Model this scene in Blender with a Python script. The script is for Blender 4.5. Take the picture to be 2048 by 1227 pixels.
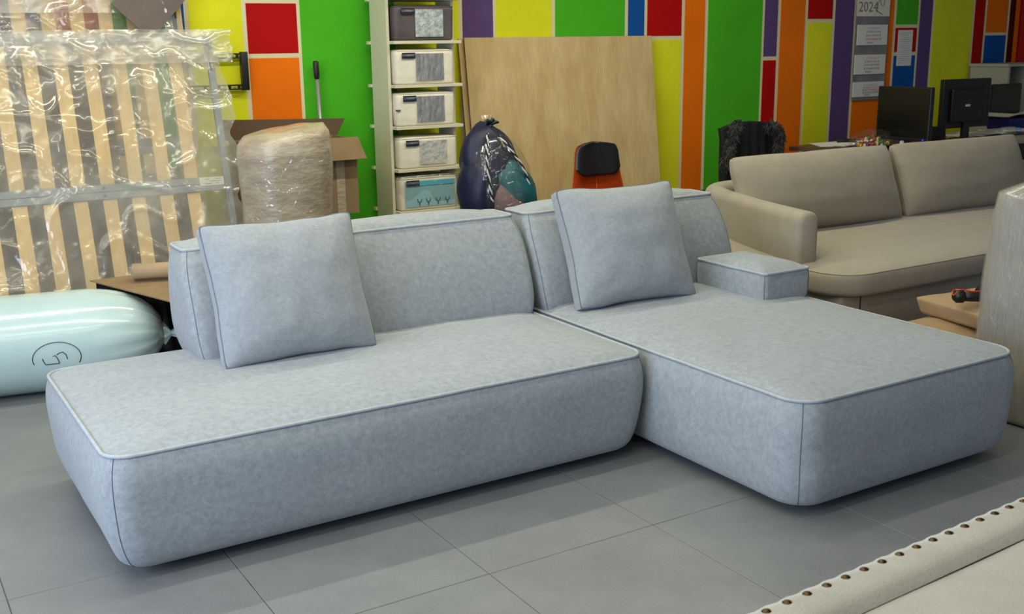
import bpy, bmesh, math, random
from mathutils import Matrix, Vector, noise, Euler
PI = math.pi
random.seed(4)
for o in list(bpy.data.objects): bpy.data.objects.remove(o)
SC = bpy.context.scene; COL = SC.collection

# ------------------------------------------------------------------ camera, light, exposure
pitch, roll, yaw = .2375, .0135, -.548
c_, s_ = math.cos(yaw), math.sin(yaw)
right = Vector((c_, s_, 0)); f0 = Vector((-s_, c_, 0)); up = Vector((0, 0, 1))
fw = f0*math.cos(pitch) - up*math.sin(pitch); dn = -(up*math.cos(pitch) + f0*math.sin(pitch))
rr = right*math.cos(roll) + dn*math.sin(roll); dd = -right*math.sin(roll) + dn*math.cos(roll)
cam = bpy.data.cameras.new('camera'); camo = bpy.data.objects.new('camera', cam); COL.objects.link(camo)
M = Matrix((rr, -dd, -fw)).transposed().to_4x4(); M.translation = (0, 0, 1.5)
camo.matrix_world = M
cam.sensor_width = 36; cam.lens = 36*2184.7/2048; cam.clip_end = 100; cam.clip_start = .05
cam.dof.use_dof = True; cam.dof.focus_distance = 3.3; cam.dof.aperture_fstop = 11
SC.camera = camo
SC.view_settings.view_transform = 'Standard'; SC.view_settings.look = 'None'
SC.view_settings.exposure = 0.0; SC.view_settings.gamma = 1; SC.view_settings.use_curve_mapping = False
w = bpy.data.worlds.new('world'); SC.world = w; w.use_nodes = True
w.node_tree.nodes['Background'].inputs[0].default_value = (.55, .68, 1, 1)
w.node_tree.nodes['Background'].inputs[1].default_value = .35
def area(name, loc, rot, sx, sy, power, color):
    l = bpy.data.lights.new(name, 'AREA'); l.shape = 'RECTANGLE'; l.size = sx; l.size_y = sy
    l.energy = power; l.color = color
    o = bpy.data.objects.new(name, l); o.location = loc; o.rotation_euler = rot; COL.objects.link(o); return o
TUBE = (1, .95, .73)
for x, y, ln, p in ((-.6, 0.1, 3.6, 26), (-.3, 1.55, 4.2, 38), (1.1, 3.08, 4.6, 42), (2.3, 4.62, 6.4, 82)):
    area('tube_light', (x, y, 2.93), (0, 0, 0), ln, .07, p, TUBE)
# daylight from the shop windows to the left of the camera
area('window_daylight', (-1.7, 2.0, 1.45), (0, -PI/2, 0), 1.7, 3.2, 125, (.66, .79, 1))

# ------------------------------------------------------------------ materials
def lin(c):
    return tuple(((x/255)/12.92 if x/255 <= .04045 else ((x/255+.055)/1.055)**2.4) for x in c) + (1,)
def mat(name, col, rough=.6, col2=None, nscale=6, ndetail=4, bump=0, bscale=60, metal=0, spec=.5, stretch=None,
        trans=0, emit=None, contrast=(.35, .65), sheen=0, coat=0, fine=None):
    m = bpy.data.materials.new(name); m.use_nodes = True; nt = m.node_tree; N = nt.nodes; L = nt.links
    b = N['Principled BSDF']
    b.inputs['Base Color'].default_value = lin(col); b.inputs['Roughness'].default_value = rough
    b.inputs['Metallic'].default_value = metal; b.inputs['Specular IOR Level'].default_value = spec
    b.inputs['Coat Weight'].default_value = coat; b.inputs['Coat Roughness'].default_value = .12
    if sheen: b.inputs['Sheen Weight'].default_value = sheen; b.inputs['Sheen Roughness'].default_value = .45
    tc = N.new('ShaderNodeTexCoord'); mp = N.new('ShaderNodeMapping'); L.new(tc.outputs['Object'], mp.inputs[0])
    if stretch: mp.inputs['Scale'].default_value = stretch
    if col2:
        n = N.new('ShaderNodeTexNoise'); n.inputs['Scale'].default_value = nscale; n.inputs['Detail'].default_value = ndetail
        n.inputs['Roughness'].default_value = .62
        L.new(mp.outputs[0], n.inputs['Vector'])
        r = N.new('ShaderNodeValToRGB'); r.color_ramp.elements[0].position = contrast[0]; r.color_ramp.elements[1].position = contrast[1]
        r.color_ramp.elements[0].color = lin(col2); r.color_ramp.elements[1].color = lin(col)
        L.new(n.outputs['Fac'], r.inputs[0]); last = r.outputs[0]
        if fine:
            n2 = N.new('ShaderNodeTexNoise'); n2.inputs['Scale'].default_value = fine[0]; n2.inputs['Detail'].default_value = 3
            mp2 = N.new('ShaderNodeMapping'); L.new(tc.outputs['Object'], mp2.inputs[0]); mp2.inputs['Scale'].default_value = fine[2]
            L.new(mp2.outputs[0], n2.inputs['Vector'])
            mr = N.new('ShaderNodeMapRange'); mr.inputs[1].default_value = .3; mr.inputs[2].default_value = .7
            mr.inputs[3].default_value = 1-fine[1]; mr.inputs[4].default_value = 1+fine[1]
            L.new(n2.outputs['Fac'], mr.inputs[0])
            mx = N.new('ShaderNodeVectorMath'); mx.operation = 'SCALE'
            L.new(last, mx.inputs[0]); L.new(mr.outputs[0], mx.inputs['Scale']); last = mx.outputs[0]
        L.new(last, b.inputs['Base Color'])
    if bump:
        n = N.new('ShaderNodeTexNoise'); n.inputs['Scale'].default_value = bscale; n.inputs['Detail'].default_value = 5
        L.new(mp.outputs[0], n.inputs['Vector'])
        bp = N.new('ShaderNodeBump'); bp.inputs['Strength'].default_value = 1; bp.inputs['Distance'].default_value = bump
        L.new(n.outputs['Fac'], bp.inputs['Height']); L.new(bp.outputs[0], b.inputs['Normal'])
    if trans: b.inputs['Transmission Weight'].default_value = trans
    if emit: b.inputs['Emission Color'].default_value = lin(emit[0]); b.inputs['Emission Strength'].default_value = emit[1]
    return m
def film_mat(name, tint=(235, 235, 230), clear=.8, rough=.12, bscale=14, bdist=.006, haze=.5):
    m = bpy.data.materials.new(name); m.use_nodes = True; nt = m.node_tree; N = nt.nodes; L = nt.links
    for n in list(N): N.remove(n)
    out = N.new('ShaderNodeOutputMaterial'); tr = N.new('ShaderNodeBsdfTransparent'); tr.inputs[0].default_value = (.96, .96, .95, 1)
    gl = N.new('ShaderNodeBsdfGlossy'); gl.inputs['Roughness'].default_value = rough; gl.inputs[0].default_value = (1, 1, 1, 1)
    df = N.new('ShaderNodeBsdfDiffuse'); df.inputs[0].default_value = lin(tint)
    tl = N.new('ShaderNodeBsdfTranslucent'); tl.inputs[0].default_value = lin(tint)
    md = N.new('ShaderNodeMixShader'); md.inputs[0].default_value = .4; L.new(df.outputs[0], md.inputs[1]); L.new(tl.outputs[0], md.inputs[2])
    tc = N.new('ShaderNodeTexCoord')
    n1 = N.new('ShaderNodeTexNoise'); n1.inputs['Scale'].default_value = bscale; n1.inputs['Detail'].default_value = 2.5
    n1.inputs['Distortion'].default_value = 1.0; L.new(tc.outputs['Object'], n1.inputs['Vector'])
    # thin sharp creases
    sb = N.new('ShaderNodeMath'); sb.operation = 'SUBTRACT'; sb.inputs[1].default_value = .5; L.new(n1.outputs['Fac'], sb.inputs[0])
    ab = N.new('ShaderNodeMath'); ab.operation = 'ABSOLUTE'; L.new(sb.outputs[0], ab.inputs[0])
    mn = N.new('ShaderNodeMath'); mn.operation = 'MINIMUM'; mn.inputs[1].default_value = .035; L.new(ab.outputs[0], mn.inputs[0])
    bp = N.new('ShaderNodeBump'); bp.inputs['Distance'].default_value = bdist*4; L.new(mn.outputs[0], bp.inputs['Height'])
    L.new(bp.outputs[0], gl.inputs['Normal'])
    n2 = N.new('ShaderNodeTexNoise'); n2.inputs['Scale'].default_value = 2.5; n2.inputs['Detail'].default_value = 4; L.new(tc.outputs['Object'], n2.inputs['Vector'])
    mr = N.new('ShaderNodeMapRange'); mr.inputs[1].default_value = .35; mr.inputs[2].default_value = .7
    mr.inputs[3].default_value = haze*.45; mr.inputs[4].default_value = haze*1.3; L.new(n2.outputs['Fac'], mr.inputs[0])
    m1 = N.new('ShaderNodeMixShader'); L.new(mr.outputs[0], m1.inputs[0]); L.new(tr.outputs[0], m1.inputs[1]); L.new(md.outputs[0], m1.inputs[2])
    m2 = N.new('ShaderNodeMixShader'); m2.inputs[0].default_value = 1-clear
    L.new(m1.outputs[0], m2.inputs[1]); L.new(gl.outputs[0], m2.inputs[2]); L.new(m2.outputs[0], out.inputs[0])
    return m
MT = {}
MT['sofa'] = mat('blue_grey_chenille', (160, 166, 171), .92, (138, 145, 151), 48, 9, .0012, 420, sheen=.25, spec=.2,
                 contrast=(.3, .7), fine=(260, .07, (1, 1, .35)))
MT['pillow'] = mat('pillow_weave', (157, 163, 168), .92, (143, 149, 155), 60, 8, .001, 420, sheen=.25, spec=.2,
                   contrast=(.3, .7), fine=(300, .07, (.3, 1, 1)))
MT['sofaseam'] = mat('seam_thread', (106, 115, 126), .9)
MT['pipe'] = mat('piping_fabric', (170, 176, 180), .9, (156, 164, 170), 40, 4, .001, 300)
MT['black'] = mat('black_plastic', (22, 22, 24), .45)
MT['beige'] = mat('beige_velour', (164, 154, 137), .9, (156, 146, 129), 9, 6, .001, 300, sheen=.3, spec=.2)
MT['beigeseam'] = mat('beige_seam', (176, 164, 146), .9)
MT['tile'] = mat('grey_floor_paint', (125, 127, 127), .42, (115, 117, 118), 3.5, 6, .0006, 90, spec=.35)
MT['joint'] = mat('tile_joint', (96, 94, 90), .8, (60, 60, 60), 9, 4)
MT['wallbeige'] = mat('cream_wall', (222, 212, 170), .75, bump=.0006, bscale=250)
WC = dict(yellow=(232, 232, 40), red=(184, 14, 14), green=(78, 182, 36), orange=(244, 118, 14), blue=(22, 86, 164), purple=(98, 74, 124),
          brick=(82, 22, 20))
for k, v in WC.items():
    MT['w_'+k] = mat('wall_paint_'+k, v, .72, tuple(int(x*.95) for x in v), 3, 3, .0006, 220, spec=.12)
MT['white'] = mat('white_plaster', (225, 222, 210), .8)
MT['slat'] = mat('birch_slat', (236, 202, 138), .5, (222, 184, 116), 5, 6, .0006, 60, stretch=(6, 6, .6))
MT['steel'] = mat('grey_painted_steel', (140, 150, 158), .4, (128, 138, 146), 12, 4)
MT['film'] = film_mat('polyethylene_film', clear=.93, haze=.42, bdist=.008, bscale=2.8, rough=.12, tint=(232, 228, 212))
MT['film2'] = film_mat('double_polyethylene_film', clear=.91, haze=.36, bdist=.008, bscale=3, rough=.16, tint=(232, 228, 216))
MT['filmclear'] = film_mat('clear_bag_film', clear=.90, haze=.03, bdist=.016, bscale=9, rough=.13)
MT['filmsoft'] = film_mat('tight_stretch_film', clear=.94, haze=.12, bdist=.004, bscale=16, rough=.2)
MT['ply'] = mat('birch_plywood', (212, 186, 136), .6, (190, 160, 108), 2.6, 10, .0005, 40, stretch=(2.6, 2.6, .8), contrast=(.34, .66), fine=(9, .07, (6, 6, .5)))
MT['plyedge'] = mat('plywood_edge', (120, 94, 60), .7)
MT['rack'] = mat('cream_laminate', (212, 206, 178), .55)
MT['card'] = mat('corrugated_cardboard', (142, 118, 86), .85, (132, 108, 78), 8, 4)
MT['carddark'] = mat('cardboard_inside', (92, 72, 52), .9)
MT['kraft'] = mat('kraft_paper', (176, 149, 115), .8, (164, 137, 103), 5, 4, .001, 40)
MT['wraptan'] = mat('stretch_wrapped_tan', (186, 172, 150), .3, (160, 145, 124), 9, 6, .006, 22, stretch=(1, 1, 2.4), coat=.25)
MT['bubble'] = mat('wrapped_grey_upholstery', (156, 150, 140), .42, (140, 135, 126), 22, 4, .003, 30, stretch=(5, 5, .5), coat=.35)
MT['bluewrap'] = mat('light_blue_polythene', (190, 212, 212), .22, (182, 205, 206), 3, 4, .0012, 22, coat=.5)
MT['marker'] = mat('marker_ink', (28, 30, 48), .6)
MT['blackfilm'] = mat('black_polythene', (26, 26, 30), .25, bump=.006, bscale=9, coat=.4)
MT['navy'] = mat('navy_cloth', (20, 24, 56), .5, bump=.008, bscale=9)
MT['teal'] = mat('teal_cloth', (14, 92, 102), .5, bump=.008, bscale=9)
MT['mauve'] = mat('mauve_cloth', (124, 98, 104), .6, bump=.008, bscale=9)
MT['leather'] = mat('black_leather', (20, 21, 24), .35, bump=.0008, bscale=220)
MT['orange'] = mat('orange_suede', (158, 56, 6), .8, (144, 50, 5), 7, 4, spec=.15)
MT['fur'] = mat('fur_fibres', (78, 76, 76), .8, (24, 24, 26), 30, 3)
MT['knit'] = mat('black_knit', (12, 13, 18), .8, (22, 22, 28), 30, 3, .003, 60, stretch=(.3, 1, 3))
MT['deskbrown'] = mat('walnut_laminate', (92, 58, 34), .4, (74, 44, 24), 6, 6, stretch=(.4, 4, 4))
MT['deskgrey'] = mat('grey_laminate', (176, 172, 158), .5)
MT['paper'] = mat('white_paper', (226, 224, 216), .8)
MT['paperink'] = mat('grey_print', (120, 120, 126), .8)
MT['redink'] = mat('red_print', (200, 90, 90), .8)
MT['calgrey'] = mat('calendar_board', (134, 134, 134), .7, (112, 112, 112), 8, 4)
MT['screen'] = mat('dark_screen', (12, 13, 12), .25)
MT['led'] = mat('blue_led', (40, 20, 255), .4, emit=((50, 30, 255), 4))
MT['bluebox'] = mat('blue_plastic', (16, 30, 108), .4)
MT['capblue'] = mat('sky_blue_cap', (70, 150, 210), .4)
MT['yellow'] = mat('yellow_note', (232, 226, 60), .8)
MT['packwhite'] = mat('quilted_white', (236, 229, 208), .7, (222, 214, 194), 14, 4, .003, 30)
MT['packmauve'] = mat('taupe_cloth', (94, 84, 84), .6, (80, 70, 72), 8, 4, .003, 30)
MT['packblue'] = mat('pale_teal_print', (150, 190, 194), .35, (142, 182, 188), 6, 4)
MT['packcyan'] = mat('turquoise_band', (96, 186, 208), .35)
MT['wingrey'] = mat('window_grey_textile', (128, 127, 126), .18, (160, 160, 158), 14, 3, .016, 26, stretch=(2, 1, .6), coat=.8)
MT['winpale'] = mat('window_pale_textile', (200, 198, 190), .18, (184, 184, 178), 12, 3, .016, 26, coat=.8)
MT['winshine'] = mat('window_silver_textile', (150, 158, 156), .22, (196, 204, 200), 28, 4, .012, 40, coat=1)
MT['label'] = mat('navy_label', (24, 28, 44), .5)
MT['labeltext'] = mat('label_text', (170, 170, 176), .6)
MT['forkink'] = mat('dark_teal_print', (50, 92, 104), .6)
MT['stud'] = mat('aged_brass', (88, 66, 40), .3, (60, 44, 26), 30, 3, metal=.9)
MT['head'] = mat('ivory_velvet', (160, 156, 144), .85, (148, 145, 133), 6, 4, .001, 200, sheen=.3)
MT['alu'] = mat('brushed_aluminium', (170, 172, 172), .35, metal=.6)
MT['drillorange'] = mat('orange_plastic', (214, 62, 22), .45)
MT['taupe'] = mat('taupe_ticking', (120, 106, 98), .85, (108, 96, 90), 5, 4)
MT['redmat'] = mat('red_enamel', (150, 20, 14), .4)
MT['ribbon'] = mat('dark_green_ribbon', (10, 48, 40), .4)
MT['cordw'] = mat('cord_white', (206, 204, 196), .7)
MT['cordk'] = mat('cord_black', (16, 16, 24), .7)
for i, cc in enumerate(((206, 60, 40), (70, 140, 60), (226, 180, 60), (210, 206, 200), (150, 60, 110))): MT['candy%d' % i] = mat('candy_wrapper_%d' % i, cc, .25)

# ------------------------------------------------------------------ helpers
def mesh(name, V, F, m, parent=None, smooth=True, mats=None, fm=None):
    me = bpy.data.meshes.new(name); me.from_pydata([tuple(v) for v in V], [], F)
    for x in (mats or [m]): me.materials.append(x)
    if fm: me.polygons.foreach_set('material_index', fm)
    me.polygons.foreach_set('use_smooth', [smooth]*len(me.polygons)); me.update()
    o = bpy.data.objects.new(name, me); COL.objects.link(o)
    if parent is not None:
        o.parent = parent
        wp = world_of(parent)
        if wp.length > 0 and not parent.get('_local'):
            me.transform(Matrix.Translation(-wp))
    return o
def world_of(o):
    v = Vector((0, 0, 0))
    while o is not None: v += o.location; o = o.parent
    return v
def tag(o, label, cat, group=None, kind=None):
    if label: o['label'] = label
    if cat: o['category'] = cat
    if group: o['group'] = group
    if kind: o['kind'] = kind
    return o
def thing(name, label, cat, loc=(0, 0, 0), group=None):
    o = bpy.data.objects.new(name, None); COL.objects.link(o); o.location = loc; o.empty_display_size = .05
    return tag(o, label, cat, group)
def tri(G):  # join geometry list
    V, F = [], []
    for v, f in G:
        n = len(V); V += list(v); F += [tuple(i+n for i in q) for q in f]
    return V, F
def xf(G, Mx): return [Mx @ Vector(v) for v in G[0]], G[1]
def box(x0, x1, y0, y1, z0, z1, r=0, seg=2):
    bm = bmesh.new(); bmesh.ops.create_cube(bm, size=1)
    for v in bm.verts: v.co = ((x0+x1)/2+v.co.x*(x1-x0), (y0+y1)/2+v.co.y*(y1-y0), (z0+z1)/2+v.co.z*(z1-z0))
    if r: bmesh.ops.bevel(bm, geom=bm.edges[:], offset=r, segments=seg, affect='EDGES', profile=.5)
    bm.verts.index_update()
    G = [v.co.copy() for v in bm.verts], [tuple(v.index for v in f.verts) for f in bm.faces]; bm.free(); return G
def tube(P, r, closed=False, n=6):
    P = [Vector(p) for p in P]; m = len(P); V = []; F = []; last = None
    for i, p in enumerate(P):
        if closed: t = P[(i+1) % m]-P[i-1]
        else: t = P[min(i+1, m-1)]-P[max(i-1, 0)]
        if t.length < 1e-9: t = Vector((0, 0, 1))
        t.normalize()
        a = last if last is not None else (Vector((0, 0, 1)) if abs(t.z) < .9 else Vector((1, 0, 0)))
        a = (a-t*a.dot(t)).normalized(); last = a; b = t.cross(a)
        ri = r[i] if isinstance(r, (list, tuple)) else r
        for k in range(n):
            th = 2*PI*k/n; V.append(p+(a*math.cos(th)+b*math.sin(th))*ri)
    for i in range(m if closed else m-1):
        for k in range(n):
            F.append((i*n+k, i*n+(k+1) % n, ((i+1) % m)*n+(k+1) % n, ((i+1) % m)*n+k))
    if not closed: F.append(tuple(range(n))[::-1]); F.append(tuple((m-1)*n+k for k in range(n)))
    return V, F
def lathe(prof, n=32, c=(0, 0), sx=1, sy=1, mod=None):
    V = []; F = []
    for j, (r, z) in enumerate(prof):
        for k in range(n):
            th = 2*PI*k/n; q = r*(mod(th, z) if mod else 1)
            V.append(Vector((c[0]+q*math.cos(th)*sx, c[1]+q*math.sin(th)*sy, z)))
    for j in range(len(prof)-1):
        for k in range(n): F.append((j*n+k, j*n+(k+1) % n, (j+1)*n+(k+1) % n, (j+1)*n+k))
    F.append(tuple(range(n))[::-1]); F.append(tuple((len(prof)-1)*n+k for k in range(n)))
    return V, F
def ringpts(x0, x1, y0, y1, r, nx, ny, nc):
    P = []
    def arc(cx, cy, a0):
        for i in range(nc+1): a = a0+PI/2*i/nc; P.append((cx+r*math.cos(a), cy+r*math.sin(a)))
    arc(x1-r, y0+r, -PI/2)
    for i in range(1, ny): P.append((x1, y0+r+(y1-y0-2*r)*i/ny))
    arc(x1-r, y1-r, 0)
    for i in range(1, nx): P.append((x1-r-(x1-x0-2*r)*i/nx, y1))
    arc(x0+r, y1-r, PI/2)
    for i in range(1, ny): P.append((x0, y1-r-(y1-y0-2*r)*i/ny))
    arc(x0+r, y0+r, PI)
    for i in range(1, nx): P.append((x0+r+(x1-x0-2*r)*i/nx, y0))
    return P
def puffy(x0, x1, y0, y1, z0, zs, rt=.05, rb=.08, bulge=.03, tuck=.04, crown=.03, under=.06, nx=24, ny=16, nc=8, nl=16,
          warp=None, wob=.002, seed=0, topn=7):
    """upholstered block: seam ring at zs, bulging sides, rounded underside, crowned top"""
    V = []; F = []; cx, cy = (x0+x1)/2, (y0+y1)/2
    cnt = None; rings = []
    def push(P, z): rings.append([Vector((p[0], p[1], z if not callable(z) else z(p))) for p in P])
    for s in (.05, .5, .85):
        o = -tuck-under
        P = ringpts(x0-o, x1+o, y0-o, y1+o, max(rb-under*.3, .01), nx, ny, nc)
        push([(cx+(p[0]-cx)*s, cy+(p[1]-cy)*s) for p in P], z0)
    hs = [0, .04, .12, .24, .4, .6, .8, 1]
    lv = [under*h for h in hs] + [under+(zs-z0-under)*(i/(nl)) for i in range(1, nl+1)]
    for h in lv:
        t = h/(zs-z0)
        o = bulge*(1-abs(2*t-1)**3.2) - tuck*(1-t) if t < 1 else 0
        if h < under: o -= under-math.sqrt(max(0, under**2-(under-h)**2))
        r = rb+(rt-rb)*t
        P = ringpts(x0-o, x1+o, y0-o, y1+o, max(r+o*.5, .008), nx, ny, nc)
        if wob:
            Q = []
            for p in P:
                d = noise.noise(Vector((p[0]*5, p[1]*5, h*5+seed)))*wob*math.sin(PI*t)
                v = Vector((p[0]-cx, p[1]-cy)); v.normalize(); Q.append((p[0]+v.x*d, p[1]+v.y*d))
            P = Q
        push(P, z0+h)
    seam = len(rings)-1
    P = ringpts(x0, x1, y0, y1, rt, nx, ny, nc)
    for s in (.99, .975, .95, .91, .86, .78, .68, .55, .4, .22, .04):
        push([(cx+(p[0]-cx)*s, cy+(p[1]-cy)*s) for p in P],
             lambda q, s=s: zs+crown*(1-s**topn)+noise.noise(Vector((q[0]*4, q[1]*4, seed)))*wob*1.5*(1-s**4))
    if warp: rings = [[warp(v) for v in R] for R in rings]
    n = len(rings[0])
    for R in rings: V += R
    for j in range(len(rings)-1):
        for k in range(n): F.append((j*n+k, j*n+(k+1) % n, (j+1)*n+(k+1) % n, (j+1)*n+k))
    F.append(tuple(range(n))[::-1]); F.append(tuple((len(rings)-1)*n+k for k in range(n)))
    per = [nc//2, (nc+1)+(ny-1)+nc//2, 2*(nc+1)+(ny-1)+(nx-1)+nc//2, 3*(nc+1)+2*(ny-1)+(nx-1)+nc//2]
    corners = [[rings[j][k] for j in range(3, seam+1)] for k in per]
    return (V, F), rings[seam], corners
def out_off(L, c, d):
    R = []
    for p in L: v = Vector((p.x-c[0], p.y-c[1], 0)).normalized(); R.append(p+v*d)
    return R
def pillow(w, h, t, g=.018, n=28, c=.035, seed=0, wr=.004, pw=3.0, q=.55):
    """cushion standing in local XZ, thickness along Y; returns geometry, front seam loop"""
    def pt(u, v, s):
        k = 1-.03*(abs(u)*abs(v))**9; e = max(abs(u), abs(v))
        x = w/2*u*(1-c*(1-v*v))*k*(1+.016*noise.noise(Vector((v*2.6+seed, 3.3, 0)))*abs(u)); z = h/2*v*(1-c*(1-u*u))*k*(1+.02*noise.noise(Vector((u*2.6+seed, 7.7, 0)))*abs(v))
        T = g+t/2*(max(0, (1-abs(u)**pw))*max(0, (1-abs(v)**pw)))**q
        T += noise.noise(Vector((u*2.4+seed, v*2.4, s*3)))*wr*2*(1-u*u)*(1-v*v)
        e = max(abs(u), abs(v)); T += noise.noise(Vector((u*9+seed, v*9, s*5)))*wr*(e**3)*(1-e)*5
        return Vector((x, s*T, z+h/2))
    V = []; F = []
    N = n+1
    ts = [math.sin((-1+2*i/n)*PI/2) for i in range(N)]
    for s in (-1, 1):
        for j in range(N):
            for i in range(N): V.append(pt(ts[i], ts[j], s))
    A = lambda i, j: j*N+i
    for j in range(n):
        for i in range(n):
            F.append((A(i, j), A(i+1, j), A(i+1, j+1), A(i, j+1)))
            F.append((N*N+A(i, j), N*N+A(i, j+1), N*N+A(i+1, j+1), N*N+A(i+1, j)))
    loop = [A(i, 0) for i in range(n)]+[A(n, j) for j in range(n)]+[A(n-i, n) for i in range(n)]+[A(0, n-j) for j in range(n)]
    m = len(loop)
    for k in range(m):
        a, b = loop[k], loop[(k+1) % m]; F.append((b, a, N*N+a, N*N+b))
    return (V, F), [V[k] for k in loop]
def grid(fn, nu, nv):
    V = [fn(i/nu, j/nv) for j in range(nv+1) for i in range(nu+1)]
    F = [(j*(nu+1)+i, j*(nu+1)+i+1, (j+1)*(nu+1)+i+1, (j+1)*(nu+1)+i) for j in range(nv) for i in range(nu)]
    return V, F
def text(name, s, size, m, Mx, parent, ext=.0006):
    cu = bpy.data.curves.new('t', 'FONT'); cu.body = s; cu.size = size; cu.extrude = ext; cu.resolution_u = 2
    cu.align_x = 'CENTER'; cu.align_y = 'CENTER'
    o = bpy.data.objects.new('t', cu); COL.objects.link(o)
    bpy.context.view_layer.update()
    me = bpy.data.meshes.new_from_object(o.evaluated_get(bpy.context.evaluated_depsgraph_get()))
    V = [Mx @ v.co for v in me.vertices]; F = [tuple(p.vertices) for p in me.polygons]
    bpy.data.objects.remove(o); bpy.data.curves.remove(cu); bpy.data.meshes.remove(me)
    return mesh(name, V, F, m, parent, smooth=False)
FRONT = lambda x, y, z, rz=0: Matrix.Translation((x, y, z)) @ Matrix.Rotation(rz, 4, 'Z') @ Matrix.Rotation(PI/2, 4, 'X')
def dup(o, parent=None):
    c = o.copy(); COL.objects.link(c)
    if parent is not None: c.parent = parent
    for ch in list(o.children): dup(ch, c)
    return c

# ------------------------------------------------------------------ setting: floor, walls, ceiling
WY = 6.25
fl = mesh('floor', *box(-2.2, 10.6, -2.2, WY+.1, -.12, -.0016), MT['joint'], smooth=False); tag(fl, 'grey painted tiled shop floor', 'floor', kind='structure')
TS = .6067; ox, oy = .237, 3.1245
tm = None
for i in range(-4, 17):
    for j in range(-8, 6):
        xa = ox+i*TS; ya = oy+j*.6*1.005
        if ya > WY or xa > 10.4: continue
        if tm is None:
            o = mesh('tile', *box(0, TS-.003, 0, .603-.003, -.012, 0, .0012, 1), MT['tile'], smooth=False); tm = o.data
        else:
            o = bpy.data.objects.new('tile', tm); COL.objects.link(o)
        o.parent = fl; o.location = (xa, ya, random.uniform(-.0005, 0))
wb = mesh('wall_back', *box(-2.2, 10.6, WY, WY+.12, -.12, 3.0), MT['wallbeige'], smooth=False)
tag(wb, 'cream back wall painted with bright rectangles', 'wall', kind='structure')
ce = mesh('ceiling', *box(-2.2, 10.6, -2.2, WY+.12, 3.0, 3.1), MT['white'], smooth=False); tag(ce, 'white ceiling', 'ceiling', kind='structure')
wr_ = mesh('wall_right', *box(10.6, 10.7, -2.2, WY+.12, -.12, 3.1), MT['white'], smooth=False); tag(wr_, 'plain right wall', 'wall', kind='structure')
PAN = [(-2.1, .98, 0, 2.95, 'purple'), (1.0, 1.285, 1.555, 2.95, 'orange'), (1.0, 1.285, 0, 1.53, 'purple'), (1.31, 1.63, 0, 2.95, 'green'), (1.655, 1.722, 0, 2.95, 'blue'),
       (1.75, 2.048, 0, 2.95, 'yellow'), (2.074, 2.374, 1.455, 1.735, 'red'), (2.074, 2.374, 0, 1.43, 'orange'), (2.074, 2.374, 1.76, 2.95, 'yellow'),
       (2.395, 3.0, 0, 2.95, 'green'), (3.025, 3.448, 0, 2.95, 'yellow'), (3.475, 3.7, 0, 2.95, 'purple'), (3.722, 4.152, 0, 2.95, 'yellow'),
       (4.18, 4.76, 0, 2.95, 'green'), (4.788, 4.931, 0, 2.95, 'blue'), (4.957, 5.269, 1.529, 2.95, 'red'), (4.957, 5.269, 0, 1.504, 'yellow'),
       (5.297, 5.489, 0, 2.95, 'orange'), (5.517, 6.054, 0, 2.95, 'green'), (6.078, 6.213, 1.369, 2.95, 'purple'), (6.078, 6.213, 0, 1.341, 'red'),
       (6.243, 6.503, 0, 2.95, 'orange'), (6.531, 6.803, 1.645, 2.95, 'red'), (6.531, 6.803, 0, 1.619, 'yellow'), (6.833, 7.048, 0, 2.95, 'purple'),
       (7.077, 7.519, 0, 2.95, 'orange'), (7.549, 7.815, 1.6, 2.95, 'green'), (7.549, 7.815, 1.378, 1.574, 'red'), (7.549, 7.815, 0, 1.35, 'blue'),
       (7.84, 7.996, 0, 2.95, 'purple'), (8.02, 8.53, 0, 2.95, 'yellow'), (8.557, 8.694, 0, 2.95, 'red'), (8.722, 9.016, 1.528, 2.95, 'orange'),
       (8.722, 9.016, 1.205, 1.504, 'blue'), (8.722, 9.016, 0, 1.18, 'purple'), (9.045, 9.125, 0, 2.95, 'brick'), (9.125, 9.185, 0, 2.95, 'orange'), (9.185, 10.5, 0, 2.95, 'red')]
for a, b, z0, z1, c in PAN:
    mesh('painted_panel', *box(a, b, WY-.0015, WY+.01, z0+.001, z1), MT['w_'+c], wb, smooth=False)

# ------------------------------------------------------------------ corner sofa
sofa = thing('corner_sofa', 'low blue-grey chenille corner sofa with chaise, two back blocks and small square armrest', 'sofa', (1.9, 3.2, 0))
def block(name, args, kw, feet=None, label=None, cor=(0, 1, 2, 3)):
    G, seam, cn = puffy(*args, **kw)
    b = mesh(name, *G, MT['sofa'], sofa)
    if label: b['label'] = label
    cx, cy = (args[0]+args[1])/2, (args[2]+args[3])/2
    sm = [Vector((p.x, p.y, p.z+.0015*noise.noise(p*7))) for p in seam]
    mesh('piping', *tube(out_off(sm, (cx, cy), .002), .0062, True, 8), MT['pipe'], b)
    for k in cor:
        mesh('corner_seam', *tube(out_off(cn[k][4:], (cx, cy), .0004), .0016, False, 4), MT['sofaseam'], b)
    for f in feet or []:
        mesh('foot', *box(f[0]-.03, f[0]+.03, f[1]-.03, f[1]+.03, .0, .035, .004), MT['black'], b)
    return b
block('seat_module', (.515, 2.385, 2.985, 3.985, .03, .40),
      dict(rt=.075, rb=.085, bulge=.032, tuck=.036, crown=.030, under=.040, nx=44, ny=24, wob=.006, seed=1, topn=9),
      [(.72, 3.2), (2.2, 3.2), (.72, 3.8), (2.2, 3.8)])
block('chaise_module', (2.43, 3.515, 2.265, 3.985, .03, .40),
      dict(rt=.10, rb=.11, bulge=.030, tuck=.014, crown=.030, under=.036, nx=28, ny=40, wob=.006, seed=5, topn=9),
      [(2.65, 2.5), (3.3, 2.5), (2.65, 3.8), (3.3, 3.8)])
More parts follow.
